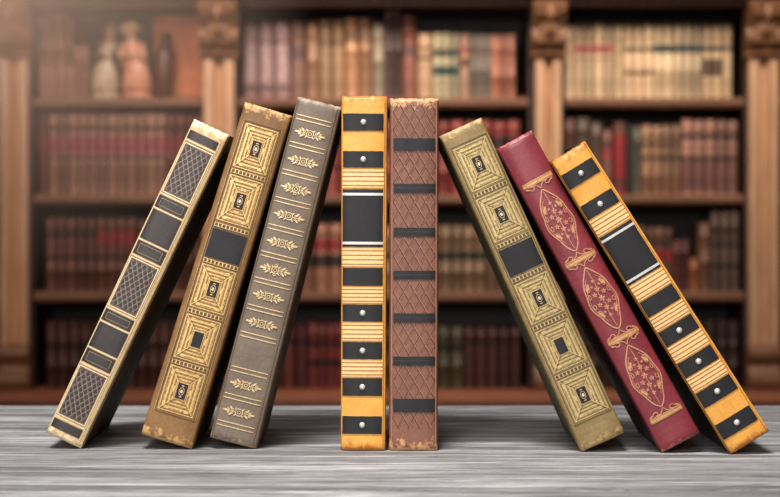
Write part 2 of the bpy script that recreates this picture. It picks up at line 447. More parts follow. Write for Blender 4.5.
# ---- books 4 and 8 : ochre with black bands and studs
def banded_book(cpx, cpy, w, H, ang, label, nm, uo=0.0, side_c=None):
    b = Book(cpx, cpy, w, H, ang, tp=.12 if ang < 0 else -.03)
    sc = H / 354.5; us = w / 44.5
    lea = leather(nm, rgb(238, 174, 82), rgb(222, 150, 58), rgb(188, 112, 44), b.hm, mott=40, wornlen=0.011, rough=0.4)
    side = leather(nm + '_board', *(side_c or (rgb(150, 96, 44), rgb(104, 64, 32))), rough=0.5)
    def gilt(s, bm):
        for v0, v1 in ((74, 92), (152.5, 170.5), (191.5, 207), (227, 244.5), (264.5, 280.5)):
            s.patch(bm, 1.0 * us, 41.4 * us, v0 * sc, v1 * sc, 0.0005, 1)
            n = 4
            for i in range(n):
                v = v0 + (v1 - v0) * (i + .5) / n
                s.ribbon(bm, [(1.0 * us, v * sc), (41.4 * us, v * sc)], 0.95, 0.0007, 2)
        s.ribbon(bm, [(42.2 * us, 2), (42.2 * us, H - 3)], 0.5, 0.0004, 2, sub=False)
    b.build(lea, side, gilt, [PALE_OCHRE, RUST], wrap=0.008, rag=0.0011, tool='ribbed_stripes')
    for v0, v1, st in ((18, 35, 1), (55.5, 71.8, 1), (172, 189.8, 0), (208.5, 225.5, 1), (246, 263, 1), (282, 299.5, 1), (320, 337.5, 1)):
        bm = bmesh.new(); b.patch(bm, 1.2 * us, 40.8 * us, v0 * sc, v1 * sc, 0.0007, 0, nv=2, jit=.15)
        band = link('leather_band', bm, [BLACK], b.root)
        if st:
            bm = bmesh.new(); p = b.P(21.2 * us, (v0 + v1) / 2 * sc, 0.0009)
            prof = [(0.0021, 0), (0.0020, 0.0006), (0.0015, 0.0012), (0.0008, 0.0016), (0.0001, 0.0017)]
            lathe(bm, prof, 16)
            bmesh.ops.rotate(bm, verts=bm.verts, cent=(0, 0, 0), matrix=Matrix.Rotation(PI / 2, 3, 'X'))
            bmesh.ops.translate(bm, verts=bm.verts, vec=p)
            link('stud', bm, [STUD], band)
    bm = bmesh.new(); b.patch(bm, 1.0 * us, 40.8 * us, 93.6 * sc, 151 * sc, 0.0006, 0, nv=4, jit=.15)
    for v in (98.5, 147.3): b.ribbon(bm, [(1.0 * us, v * sc), (41.0 * us, v * sc)], 2.6 * sc, 0.0009, 1)
    link('title_panel', bm, [BLACK, SILVER], b.root)
    set_book(b, label)
PALE_OCHRE = gold('pale_ochre_ridges', rgb(232, 192, 132), rgb(208, 158, 96), 0.0, 0.45)
RUST = gold('rust_rule', rgb(160, 100, 52), rgb(130, 78, 38), 0.0, 0.5)
_t = NT('stud_metal'); _t.b.inputs['Base Color'].default_value = rgb(226, 222, 214); _t.b.inputs['Metallic'].default_value = 0.5; _t.b.inputs['Roughness'].default_value = 0.3
STUD = _t.m

# ---- book 5 : brown with diamond tooling
def book_five():
    b = Book(437.4, 451.2, 47.8, 353.1, 0.12)
    lea = leather('red_brown_leather', rgb(134, 88, 68), rgb(116, 72, 56), rgb(198, 146, 100), b.hm, mott=35, wornlen=0.013)
    side = leather('red_brown_board', rgb(96, 56, 44), rgb(70, 40, 34), rough=0.6)
    def gilt(s, bm):
        ua, ub = 3.2, 45.2; va, vb = 7, 331
        pu, pv = 10.6, 18.0       # diamond pitch
        sl = pv / pu
        for sgn in (1, -1):
            c = -400.0
            while c < 800:
                # line v = sgn*sl*(u-ua) + c
                pts = []
                for i in range(0, 57):
                    u = ua + (ub - ua) * i / 56; v = sgn * sl * (u - ua) + c
                    if va <= v <= vb: pts.append((u, v))
                if len(pts) > 2:
                    s.ribbon(bm, pts[::3] + ([pts[-1]] if (len(pts) - 1) % 3 else []), 0.95, 0.0003, 1, sub=False)
                    s.ribbon(bm, [(p[0] + .8, p[1]) for p in pts[::3]] if len(pts) > 5 else [(p[0] + .8, p[1]) for p in pts], 0.35, 0.00035, 2, sub=False)
                c += pv
        for u in (1.9, 46): s.ribbon(bm, [(u, 4), (u, 348)], 0.5, 0.0003, 2, sub=False)
    b.build(lea, side, gilt, [DIAM, DIAM2], wrap=0.01, rag=0.0012, tool='diamond_tooling')
    for v0, v1 in ((40.5, 52.5), (86, 95), (130, 138.5), (173, 181.5), (215.7, 224.5), (258.8, 267.5), (301, 314)):
        bm = bmesh.new(); b.patch(bm, 3.6, 45, v0, v1, 0.0007, 0, jit=.2)
        n = 16
        for i in range(n):
            u = 4.6 + 39.4 * i / (n - 1)
            b.leaf(bm, (u, v1 + 0.9), 0.35, 0.9, PI / 2, 0.0005, 1, 6)
        if v1 - v0 < 10:
            for i in range(22): b.ring(bm, (5 + 38.4 * i / 21, (v0 + v1) / 2 - 0.2), 0.7, 0.35, 0.0009, 1, 6)
        link('leather_band', bm, [BLACK, DIAM3], b.root)
    set_book(b, 'upright red-brown book with diamond tooling and narrow black bands')
DIAM = gold('painted_groove_shade', rgb(74, 40, 32), rgb(60, 32, 26), 0.0, 0.6)  # groove shade painted as dark lines for a recessed look
DIAM2 = gold('painted_edge_highlight', rgb(172, 122, 100), rgb(134, 88, 68), 0.0, 0.5)  # pale highlight painted beside the grooves and along the spine edges
DIAM3 = gold('dark_dotting', rgb(52, 44, 42), rgb(40, 30, 28), 0.0, 0.5)

# ---- book 7 : burgundy with gilt ovals
def book_seven():
    b = Book(662.8, 453.6, 40.8, 347, -28.5, B=0.003, p=3, tp=.10)
    lea = leather('burgundy_leather', rgb(140, 54, 62), rgb(112, 38, 48), rgb(176, 96, 96), b.hm, mott=30, wornlen=0.004, rough=0.36, spec=0.5)
    side = leather('burgundy_board', rgb(72, 26, 30), rgb(52, 20, 24), rough=0.5)
    b.build(lea, side, wrap=0.01)
    uc = 20.6
    for v in (47.5, 137, 225.5, 314.5):
        bm = bmesh.new(); b.patch(bm, 4.2, 37.4, v - 2.6, v + 2.6, 0.0005, 0)
        for d in (-1.6, 1.6): b.ribbon(bm, [(4.4, v + d), (37.2, v + d)], 0.4, 0.0007, 1)
        link('gilt_bar', bm, [BARGOLD, BARDIM], b.spine)
    for va, vb in ((47.5, 137), (137, 225.5), (225.5, 314.5)):
        bm = bmesh.new(); vc = (va + vb) / 2; hh = (vb - va) / 2 - 9.5
        for sx in (-1, 1):
            pts = []; pts2 = []
            for i in range(31):
                t = -1 + 2 * i / 30
                wv = 14.2 * (1 - abs(t) ** 1.7) ** 0.8 + 0.6 * math.sin(t * 9)
                pts.append((uc + sx * wv, vc + hh * t)); pts2.append((uc + sx * max(0, wv - 1.7), vc + hh * t * 0.93))
            b.ribbon(bm, pts, 1.1, 0.0006, 0, sub=False)
            b.ribbon(bm, pts2[4:-4], 0.5, 0.0006, 0, sub=False)
            for sy in (-1, 1):
                # leaves riding inside the curve
                b.leaf(bm, (uc + sx * 8.0, vc + sy * 15), 1.5, 4.2, sx * sy * -1.05 , 0.0006, 0)
                b.ring(bm, (uc + sx * 8.6, vc + sy * 15), 2.1, 0.5, 0.0008, 0, 10, 4.4)
                b.ring(bm, (uc + sx * 10.4, vc + sy * 5.5), 1.3, 0.55, 0.0006, 0, 8, 2.4)
                # scrolls by the bars
                e = vc + sy * (hh + 5.2)
                sp = []
                for i in range(16):
                    a = i / 15 * 1.6 * PI; r = 3.2 - 2.2 * i / 15
                    sp.append((uc + sx * (8.4 + r * math.cos(a)), e + sy * (-r * math.sin(a))))
                b.ribbon(bm, sp, 0.75, 0.0006, 0, sub=False)
                b.ribbon(bm, [(uc, e - sy * 4), (uc + sx * 2.5, e - sy * 0.2), (uc + sx * 6, e + sy * 1.6), (uc + sx * 13, e + sy * 1.9)], 0.7, 0.0006, 0)
                b.leaf(bm, (uc + sx * 13.6, e + sy * 0.1), 0.8, 2.2, sx * sy * 0.5, 0.0006, 0)
        for (du, dv, r) in ((0, 0, 2.6), (0, -10, 2.2), (0, 10, 2.2), (-5, -5.5, 2), (5, -5.5, 2), (-5, 5.5, 2), (5, 5.5, 2), (0, -19, 1.7), (0, 19, 1.7), (-4, -14, 1.3), (4, 14, 1.3), (4, -14, 1.3), (-4, 14, 1.3)):
            for a in range(5):
                t = a * 2 * PI / 5 + du
                b.leaf(bm, (uc + du + r * .75 * math.cos(t), vc + dv + r * .75 * math.sin(t)), r * .3, r * .55, t, 0.0006, 0, 7)
            b.ring(bm, (uc + du, vc + dv), r * .3, 0.35, 0.0008, 0, 6)
        b.ribbon(bm, [(uc, vc - hh + 3), (uc + .8, vc - 16), (uc - .8, vc - 6), (uc + .6, vc + 6), (uc - .6, vc + 16), (uc, vc + hh - 3)], 0.5, 0.0005, 0, sub=False)
        link('gilt_ornament', bm, [ROSEGOLD], b.spine)
    set_book(b, 'burgundy leather book with gilt oval ornaments, leaning left between two other books')
ROSEGOLD = gold('rose_gilt', rgb(206, 150, 112), rgb(150, 88, 72), 0.3, 0.4)
BARGOLD = gold('gilt_bar', rgb(206, 158, 104), rgb(166, 112, 72), 0.25, 0.4)
BARDIM = gold('gilt_bar_line', rgb(150, 96, 66), rgb(120, 72, 52), 0.2, 0.5)

book_one()
PAN2 = [(20, 65.5), (73.5, 121), (167, 211.5), (219.5, 265), (273, 319)]
framed_book(191.3, 449.8, 50.4, 349, 16.65, 25.3, 17.8,
    leather('golden_brown_leather', rgb(146, 106, 62), rgb(112, 78, 44), rgb(190, 148, 96), 348 * 1.512 / F, mott=30, wornlen=0.012),
    leather('brown_board', rgb(128, 98, 60), rgb(92, 68, 44), rough=0.6),
    gold('gilt_ground', rgb(170, 134, 78), rgb(104, 74, 40), 0.2, 0.5, 0.8), gold('bright_gilt', rgb(210, 174, 110), rgb(150, 112, 64), 0.35, 0.38),
    PAN2, (69.5, 125.6, 163, 215.5, 269), (130, 159.2), 'golden-brown leather book with five gilt squares, leaning right, second from left', 0.012)
book_three()
banded_book(385.0, 451.2, 44.4, 355.3, 0.35, 'upright ochre book with black studded bands, left of the two upright books', 'ochre_leather')
book_five()
framed_book(582.1, 452.5, 45.8, 347, -24.15, 24.0, 18.0,
    leather('olive_tan_leather', rgb(152, 128, 84), rgb(120, 96, 58), rgb(180, 150, 100), 346.5 * 1.493 / F, mott=30, wornlen=0.010),
    leather('olive_green_board', rgb(138, 136, 96), rgb(106, 104, 74), rough=0.6),
    gold('olive_gilt_ground', rgb(164, 140, 92), rgb(112, 90, 54), 0.2, 0.5, 0.8), gold('olive_bright_gilt', rgb(194, 170, 116), rgb(142, 118, 72), 0.3, 0.4),
    [(18.5, 65), (73.5, 120.5), (167, 210.5), (218.5, 264), (272.5, 317.5)], (69.3, 125, 162.5, 214.6, 268.4), (129.6, 158.2), 'olive-tan leather book with five gilt squares, leaning left against the red-brown book', 0.014)
book_seven()
banded_book(731.8, 455, 42.0, 344.5, -31.6, 'ochre book with black studded bands, leaning left at the far right end', 'bright_ochre_leather', side_c=(rgb(60, 44, 30), rgb(36, 28, 22)))

# ================================================================ TABLE
def table_mat():
    t = NT('weathered_grey_wood')
    v = t.coord((1.6, 19, 19))
    oi = t.n('ShaderNodeObjectInfo'); add = t.n('ShaderNodeVectorMath', operation='ADD')
    cmb = t.n('ShaderNodeCombineXYZ'); t.l(t.math('MULTIPLY', oi.outputs['Random'], 37.0), cmb.inputs[0]); t.l(t.math('MULTIPLY', oi.outputs['Random'], 11.0), cmb.inputs[2])
    t.l(v, add.inputs[0]); t.l(cmb.outputs[0], add.inputs[1]); vv = add.outputs[0]
    n1 = t.noise(vv, 2.0, 8, 0.66, 1.1)
    n2 = t.noise(vv, 11, 6, 0.7, 0.5)
    base = t.ramp(n1, [(0.30, rgb(96, 93, 92)), (0.44, rgb(134, 133, 133)), (0.55, rgb(168, 167, 167)), (0.68, rgb(212, 211, 210))])
    f = t.ramp(n2, [(0.36, (0.42, 0.42, 0.43, 1)), (0.5, (0.86, 0.86, 0.86, 1)), (0.66, (1, 1, 1, 1))])
    base = t.mix(1.0, base, f, 'MULTIPLY')
    n3 = t.noise(vv, 30, 4, 0.75)
    base = t.mix(1.0, base, t.ramp(n3, [(0.36, (0.6, 0.6, 0.6, 1)), (0.55, (1, 1, 1, 1))]), 'MULTIPLY')
    # thin dark cracks along the grain
    crack = t.ramp(t.noise(vv, 4.2, 3, 0.5, 1.5), [(0.488, (0, 0, 0, 1)), (0.5, (0.7, 0.7, 0.7, 1)), (0.512, (0, 0, 0, 1))])
    base = t.mix(crack, base, rgb(58, 54, 54))
    t.l(base, t.b.inputs['Base Color']); t.b.inputs['Roughness'].default_value = 0.62
    t.b.inputs['Specular IOR Level'].default_value = 0.3
    h = t.math('ADD', t.math('MULTIPLY', n2, 0.6), t.math('MULTIPLY', n3, 0.4))
    t.bump(h, 0.6, 0.002)
    return t.m
TW = table_mat()
tb = empty('wooden_table', (0, 1.45, 0))
tag(tb, 'weathered grey plank table the old books stand on', 'table')
ys = [1.02, 1.284, 1.664, 1.856]
for i, (a, b_) in enumerate(zip(ys, ys[1:])):
    g = 0.0008 if i else 0.003
    bm = bmesh.new(); box(bm, -0.95, 0.95, a + (0.0008 if i else 0) - 1.45, b_ - (g if i < 2 else 0) - 1.45, TZ - 0.035, TZ)
    bmesh.ops.subdivide_edges(bm, edges=[e for e in bm.edges if abs(e.verts[0].co.x - e.verts[1].co.x) > 1], cuts=60)
    for v in bm.verts:
        if v.co.z > TZ - 0.01: v.co.y += noise.noise(Vector((v.co.x * 9, i * 3.0, 0))) * 0.0012 if abs(v.co.y + 1.45 - a) < 0.01 or abs(v.co.y + 1.45 - b_) < 0.01 else 0
    bevel(link('plank', bm, TW, tb), 0.0012)
bm = bmesh.new(); box(bm, -0.86, 0.86, -0.38, -0.355, TZ - 0.12, TZ - 0.035); box(bm, -0.86, 0.86, 0.33, 0.355, TZ - 0.12, TZ - 0.035)
box(bm, -0.86, -0.835, -0.355, 0.33, TZ - 0.12, TZ - 0.035); box(bm, 0.835, 0.86, -0.355, 0.33, TZ - 0.12, TZ - 0.035)
link('apron', bm, TW, tb)
for sx in (-1, 1):
    for yy in (-0.375, 0.35):
        bm = bmesh.new(); xa = sx * 0.83
        prof = [(-0.035, -0.035), (0.035, -0.035), (0.035, 0.035), (-0.035, 0.035)]
        a = [bm.verts.new((xa + p[0] * 0.65, yy + (0.03 if yy < 0 else -0.03) + p[1] * 0.65, 0)) for p in prof]
        c = [bm.verts.new((xa + p[0], yy + (0.03 if yy < 0 else -0.03) + p[1], TZ - 0.035)) for p in prof]
        for i in range(4): bm.faces.new((a[i], a[(i + 1) % 4], c[(i + 1) % 4], c[i]))
        bm.faces.new(a[::-1]); bm.faces.new(c)
        bevel(link('leg', bm, TW, tb), 0.004)

# ================================================================ BOOKCASE
BZ = 6.5
def bx(px): return X(px, BZ)
def bz(py): return ZH(py, BZ)
W1 = wood('mid_walnut', rgb(150, 104, 70), rgb(104, 66, 44))  # mid-brown walnut of capitals, feet, doors and plinths
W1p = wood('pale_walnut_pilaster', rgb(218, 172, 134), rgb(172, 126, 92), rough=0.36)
W1x = wood('mid_walnut_rail', rgb(140, 96, 70), rgb(100, 66, 48), axis='x')  # mid-brown walnut of shelves and cornice
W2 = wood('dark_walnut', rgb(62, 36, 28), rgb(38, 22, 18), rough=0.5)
W3 = wood('red_walnut_ledge', rgb(190, 120, 88), rgb(150, 88, 64), axis='x')
case = empty('bookcase', (0, BZ, 0))
tag(case, 'tall carved dark wood bookcase with fluted pilasters and filled shelves', 'bookcase')
def cpart(name, bm, m, smooth=False): return link(name, bm, m, case, smooth)
BACK = 0.36
zb, zt = bz(396), bz(7)
# back panel
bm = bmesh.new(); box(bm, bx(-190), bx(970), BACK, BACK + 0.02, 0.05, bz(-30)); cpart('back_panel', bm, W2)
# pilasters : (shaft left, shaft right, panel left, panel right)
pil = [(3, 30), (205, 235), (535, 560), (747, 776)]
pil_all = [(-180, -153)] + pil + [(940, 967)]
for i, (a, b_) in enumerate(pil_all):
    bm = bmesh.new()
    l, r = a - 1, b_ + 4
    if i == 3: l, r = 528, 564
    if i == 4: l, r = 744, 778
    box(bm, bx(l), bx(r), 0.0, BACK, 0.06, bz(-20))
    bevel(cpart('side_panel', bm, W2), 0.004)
    xa, xb = bx(a), bx(b_); xm = (xa + xb) / 2; hw = (xb - xa) / 2
    # fluted shaft
    bm = bmesh.new(); out = [(xa, 0.0), (xa, -0.045)]
    nf = 1; ew = hw * 2 * 0.27; fw = (hw * 2 - ew * 2) / nf
    for f in range(nf):
        x0 = xa + ew + f * fw
        for j in range(9):
            t = j / 8; out.append((x0 + fw * (0.08 + 0.84 * t), -0.045 + 0.026 * math.sin(PI * t) ** 0.6))
    out += [(xb, -0.045), (xb, 0.0)]
    prof_sweep_z(bm, bz(344), bz(60), out)
    p = cpart('pilaster', bm, W1p)
    # carved corbel capital
    bm = bmesh.new()
    side = [(0, 60), (-.05, 60), (-.06, 57), (-.052, 54), (-.06, 50), (-.078, 45), (-.085, 40), (-.075, 35), (-.07, 31), (-.08, 26), (-.1, 18), (-.115, 11), (-.12, 6), (-.1, 2), (0, 2)]
    prof_sweep_x(bm, xa - 0.012, xb + 0.012, [(y, bz(q)) for y, q in side])
    for sx in (-1, 1):
        for q, r_, yy in ((13, 0.021, -0.115), (42, 0.014, -0.085)):
            # scroll volutes
            for k in range(12):
                t = k / 11 * 2.4 * PI; rr = r_ * (1 - 0.06 * k)
                blob(bm, (xm + sx * hw * 0.62 + rr * math.cos(t) * 0.8, yy - 0.004 - 0.0012 * k, bz(q) + rr * math.sin(t)), 0.0065 - 0.0002 * k, u=8, v=6)
    for k in range(5):
        t = (k - 2) / 2
        blob(bm, (xm + t * hw * 0.55, -0.1 + abs(t) * .012, bz(29) - abs(t) * 0.012), 0.011, (0.8, 0.7, 2.2), u=8, v=6)
    blob(bm, (xm, -0.118, bz(16)), 0.016, (1, .7, 1.6), u=10, v=8)
    for k in range(6): blob(bm, (xa + (xb - xa) * (k + .5) / 6, -0.06, bz(55)), 0.007, u=8, v=6)
    link('capital', bm, W1, p)
    # turned foot: two rolls and a plinth block
    bm = bmesh.new()
    ft = [(0, 400), (-.075, 400), (-.075, 391), (-.06, 389), (-.072, 384), (-.076, 379), (-.072, 374), (-.058, 370), (-.05, 366), (-.052, 361), (-.066, 357), (-.07, 352), (-.066, 347), (-.05, 343), (0, 343)]
    prof_sweep_x(bm, xa - 0.006, xb + 0.006, [(y, bz(q)) for y, q in ft])
    bevel(link('pilaster_foot', bm, W1, p), 0.003)
# shelves
bays = [(-149, 0, 2), (34, 203, 0), (239, 528, 0), (564, 744, 0), (778, 939, 2)]
for a, b_, k in bays:
    for y in (97.5, 194.5, 292):
        bm = bmesh.new()
        zt_, th = bz(y), 0.030
        prof_sweep_x(bm, bx(a), bx(b_), [(BACK, zt_), (0.006, zt_), (0.0, zt_ - 0.006), (0.0, zt_ - th + 0.01), (0.008, zt_ - th), (BACK, zt_ - th)])
        cpart('shelf', bm, W1x)
# base ledge, cornice
bm = bmesh.new()
prof_sweep_x(bm, bx(-196), bx(976), [(BACK, bz(390)), (-0.13, bz(390)), (-0.145, bz(392)), (-0.145, bz(399)), (-0.13, bz(402)), (-0.11, bz(409)), (BACK, bz(409))]); cpart('ledge', bm, W3)
bm = bmesh.new()
zc = bz(7)
prof_sweep_x(bm, bx(-196), bx(976), [(BACK, zc), (0.02, zc), (-0.005, zc), (-0.012, zc + 0.006), (-0.012, zc + 0.02), (-0.13, zc + 0.024), (-0.14, zc + .05), (-0.14, zc + .11), (-0.18, zc + .16), (-0.2, zc + .2), (BACK, zc + .2)]); cpart('cornice', bm, W1x)
# base cabinets with raised panels
for a, b_, k in bays:
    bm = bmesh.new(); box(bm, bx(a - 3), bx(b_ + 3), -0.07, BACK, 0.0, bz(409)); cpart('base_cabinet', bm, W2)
    n = 2 if b_ - a > 200 else 1
    for j in range(n):
        xa = bx(a) + (bx(b_) - bx(a)) * j / n + 0.02; xb = bx(a) + (bx(b_) - bx(a)) * (j + 1) / n - 0.02
        bm = bmesh.new(); box(bm, xa, xb, -0.092, -0.07, 0.06, bz(409) - 0.03); box(bm, xa + .05, xb - .05, -0.1, -0.092, 0.11, bz(409) - 0.08)
        dd = bevel(cpart('door', bm, W1), 0.006)
        bm = bmesh.new(); blob(bm, (xb - 0.025, -0.105, 0.3), 0.012); link('knob', bm, STUD, dd)
for a, b_ in pil_all:
    bm = bmesh.new(); box(bm, bx(a) - .01, bx(b_) + .02, -0.12, 0, 0.0, bz(400)); bevel(cpart('plinth', bm, W1), 0.004)

# ================================================================ BACKGROUND BOOKS
PAPB = plain(rgb(170, 150, 115), 0.8, 'paper')
def shelf_book(x0, x1, ybase, ytop, body, bands=(), ribs=(), Zs=0.035, depth=0.17):
    """pixel extents at the bookcase plane; bands: (y0, y1, colour) in photo rows on the spine"""
    Z = BZ + Zs
    s = BZ / F
    w = (x1 - x0) * s * 0.91; h = (ybase - ytop) * s
    bm = bmesh.new(); mats = [plain(body), PAPB]
    NB = 8; bulge = min(0.016, w * 0.42)
    # vertical levels
    lv = {0.0: 0, h: 0}; rib_h = []
    for r in ribs: 
        z = (ybase - r) * s
        for d in (-.004, -.002, .002, .004): lv[z + d] = 0
        rib_h.append(z)
    bl = []
    for y0, y1, c in bands:
        za, zb_ = (ybase - y1) * s, (ybase - y0) * s
        lv[za] = 0; lv[zb_] = 0; mats.append(plain(c)); bl.append((za, zb_, len(mats) - 1))
    L = sorted(z for z in lv if 0 <= z <= h)
    rows = []
    for z in L:
        rz = 0.003 if any(abs(z - r) < .003 for r in rib_h) else 0
        row = []
        for i in range(NB + 1):
            t = -1 + 2 * i / NB
            row.append(bm.verts.new((t * w / 2, -(bulge + rz) * (1 - t * t) ** 0.5 if rz or abs(t) < 1 else 0, z)))
        rows.append(row)
    for j in range(len(L) - 1):
        zm = (L[j] + L[j + 1]) / 2; mi = 0
        for za, zb_, k in bl:
            if za < zm < zb_: mi = k
        for i in range(NB):
            f = bm.faces.new((rows[j][i], rows[j][i + 1], rows[j + 1][i + 1], rows[j + 1][i])); f.material_index = mi; f.smooth = True
    t = min(0.003, w * 0.12)
    box(bm, -w / 2, -w / 2 + t, 0, depth, 0, h); box(bm, w / 2 - t, w / 2, 0, depth, 0, h)
    box(bm, -w / 2 + t, w / 2 - t, 0.0, depth - .004, 0.003, h - 0.004, 1)
    o = link('shelved_book', bm, mats)
    o.location = (X((x0 + x1) / 2, BZ), Z, ZH(ybase, BZ) + 0.0005)
    return o
ORD = ['first', 'second', 'third', 'fourth', 'fifth', 'sixth', 'seventh', 'eighth', 'ninth', 'tenth', 'eleventh', 'twelfth', 'thirteenth', 'fourteenth', 'fifteenth', 'sixteenth', 'seventeenth', 'eighteenth', 'nineteenth', 'twentieth', 'twenty-first', 'twenty-second', 'twenty-third', 'twenty-fourth']
SHELF_Y = {'top': 97.5, 'second': 194.5, 'third': 292, 'bottom': 390}
SHELF_SHADE = {'top': 1.0, 'second': 0.94, 'third': 0.86, 'bottom': 0.74}  # shade of the lower shelves painted into their books' colours
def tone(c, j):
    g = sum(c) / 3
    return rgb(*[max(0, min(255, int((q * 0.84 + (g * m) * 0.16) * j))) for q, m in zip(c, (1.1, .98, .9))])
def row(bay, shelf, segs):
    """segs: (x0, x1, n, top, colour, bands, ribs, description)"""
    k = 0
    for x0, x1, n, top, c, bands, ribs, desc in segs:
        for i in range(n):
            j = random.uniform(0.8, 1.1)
            cc = tone(c, j * SHELF_SHADE[shelf])
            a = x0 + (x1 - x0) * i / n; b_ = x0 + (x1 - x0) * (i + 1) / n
            o = shelf_book(a, b_, SHELF_Y[shelf], top + random.uniform(-.6, .6), cc, [(p, q, tone(m, SHELF_SHADE[shelf])) for p, q, m in bands], ribs, Zs=0.035 + random.uniform(-.004, .006))
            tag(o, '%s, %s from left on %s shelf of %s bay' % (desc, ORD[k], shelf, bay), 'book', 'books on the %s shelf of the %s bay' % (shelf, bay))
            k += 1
N = ()
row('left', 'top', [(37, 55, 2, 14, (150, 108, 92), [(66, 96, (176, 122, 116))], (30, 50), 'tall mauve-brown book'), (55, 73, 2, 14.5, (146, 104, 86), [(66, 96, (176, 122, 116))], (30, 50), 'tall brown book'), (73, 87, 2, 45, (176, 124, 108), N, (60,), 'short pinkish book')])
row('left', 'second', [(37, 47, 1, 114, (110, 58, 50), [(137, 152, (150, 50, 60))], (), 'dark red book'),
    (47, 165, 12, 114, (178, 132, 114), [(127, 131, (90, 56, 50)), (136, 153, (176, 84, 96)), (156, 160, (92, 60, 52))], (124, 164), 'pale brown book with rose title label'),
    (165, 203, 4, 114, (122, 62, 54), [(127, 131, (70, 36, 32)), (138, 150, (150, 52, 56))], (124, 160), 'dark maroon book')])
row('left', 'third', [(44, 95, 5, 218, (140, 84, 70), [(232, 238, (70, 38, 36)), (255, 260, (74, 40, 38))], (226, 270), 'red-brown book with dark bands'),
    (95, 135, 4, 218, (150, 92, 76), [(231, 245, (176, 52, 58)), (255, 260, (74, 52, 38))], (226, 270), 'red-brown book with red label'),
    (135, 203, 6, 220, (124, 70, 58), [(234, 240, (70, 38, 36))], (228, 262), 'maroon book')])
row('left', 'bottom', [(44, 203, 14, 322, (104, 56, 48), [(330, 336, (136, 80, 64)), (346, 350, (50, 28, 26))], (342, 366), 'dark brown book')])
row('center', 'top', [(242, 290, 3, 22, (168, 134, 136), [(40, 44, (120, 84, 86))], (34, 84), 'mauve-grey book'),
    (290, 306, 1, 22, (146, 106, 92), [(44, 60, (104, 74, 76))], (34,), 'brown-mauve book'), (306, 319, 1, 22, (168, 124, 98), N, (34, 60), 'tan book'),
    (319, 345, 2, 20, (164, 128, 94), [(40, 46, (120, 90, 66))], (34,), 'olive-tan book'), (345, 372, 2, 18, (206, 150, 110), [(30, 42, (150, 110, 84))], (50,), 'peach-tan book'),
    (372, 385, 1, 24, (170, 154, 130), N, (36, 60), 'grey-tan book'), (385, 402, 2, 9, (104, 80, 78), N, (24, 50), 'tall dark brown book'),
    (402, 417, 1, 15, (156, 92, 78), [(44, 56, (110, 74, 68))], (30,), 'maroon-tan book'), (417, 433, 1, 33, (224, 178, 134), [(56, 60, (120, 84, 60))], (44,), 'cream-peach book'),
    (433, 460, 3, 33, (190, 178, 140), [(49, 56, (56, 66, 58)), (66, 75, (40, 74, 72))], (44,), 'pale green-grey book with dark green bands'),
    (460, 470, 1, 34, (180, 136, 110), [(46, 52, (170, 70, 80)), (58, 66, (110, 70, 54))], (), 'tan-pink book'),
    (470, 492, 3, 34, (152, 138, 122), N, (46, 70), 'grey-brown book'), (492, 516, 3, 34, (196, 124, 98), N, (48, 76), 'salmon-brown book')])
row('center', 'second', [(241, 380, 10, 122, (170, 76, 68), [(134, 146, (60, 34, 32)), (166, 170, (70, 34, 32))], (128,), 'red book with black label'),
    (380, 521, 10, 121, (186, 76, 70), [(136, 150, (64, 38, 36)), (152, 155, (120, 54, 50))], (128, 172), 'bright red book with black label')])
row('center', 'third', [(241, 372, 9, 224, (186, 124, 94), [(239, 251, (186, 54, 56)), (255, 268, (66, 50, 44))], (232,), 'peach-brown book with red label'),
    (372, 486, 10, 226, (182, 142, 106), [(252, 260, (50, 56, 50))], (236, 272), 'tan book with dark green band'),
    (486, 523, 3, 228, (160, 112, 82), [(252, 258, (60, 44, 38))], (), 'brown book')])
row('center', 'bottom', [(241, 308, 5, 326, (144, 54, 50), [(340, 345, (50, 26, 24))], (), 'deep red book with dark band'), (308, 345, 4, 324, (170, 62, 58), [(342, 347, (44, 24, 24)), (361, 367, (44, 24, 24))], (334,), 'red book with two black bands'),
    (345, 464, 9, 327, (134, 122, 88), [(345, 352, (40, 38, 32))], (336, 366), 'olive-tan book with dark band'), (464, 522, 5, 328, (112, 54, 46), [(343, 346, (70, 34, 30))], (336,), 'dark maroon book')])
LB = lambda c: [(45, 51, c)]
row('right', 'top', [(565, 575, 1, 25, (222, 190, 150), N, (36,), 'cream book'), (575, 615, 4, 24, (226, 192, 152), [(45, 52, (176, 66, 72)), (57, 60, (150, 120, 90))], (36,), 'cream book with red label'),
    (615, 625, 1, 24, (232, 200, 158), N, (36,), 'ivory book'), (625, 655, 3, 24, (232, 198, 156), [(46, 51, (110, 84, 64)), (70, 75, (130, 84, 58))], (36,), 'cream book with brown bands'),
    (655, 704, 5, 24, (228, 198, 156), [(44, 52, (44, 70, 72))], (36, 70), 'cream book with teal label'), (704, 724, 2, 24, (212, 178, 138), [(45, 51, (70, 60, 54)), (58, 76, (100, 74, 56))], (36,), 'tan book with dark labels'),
    (724, 734, 1, 24, (230, 196, 150), [(45, 50, (60, 70, 68))], (36,), 'pale cream book')])
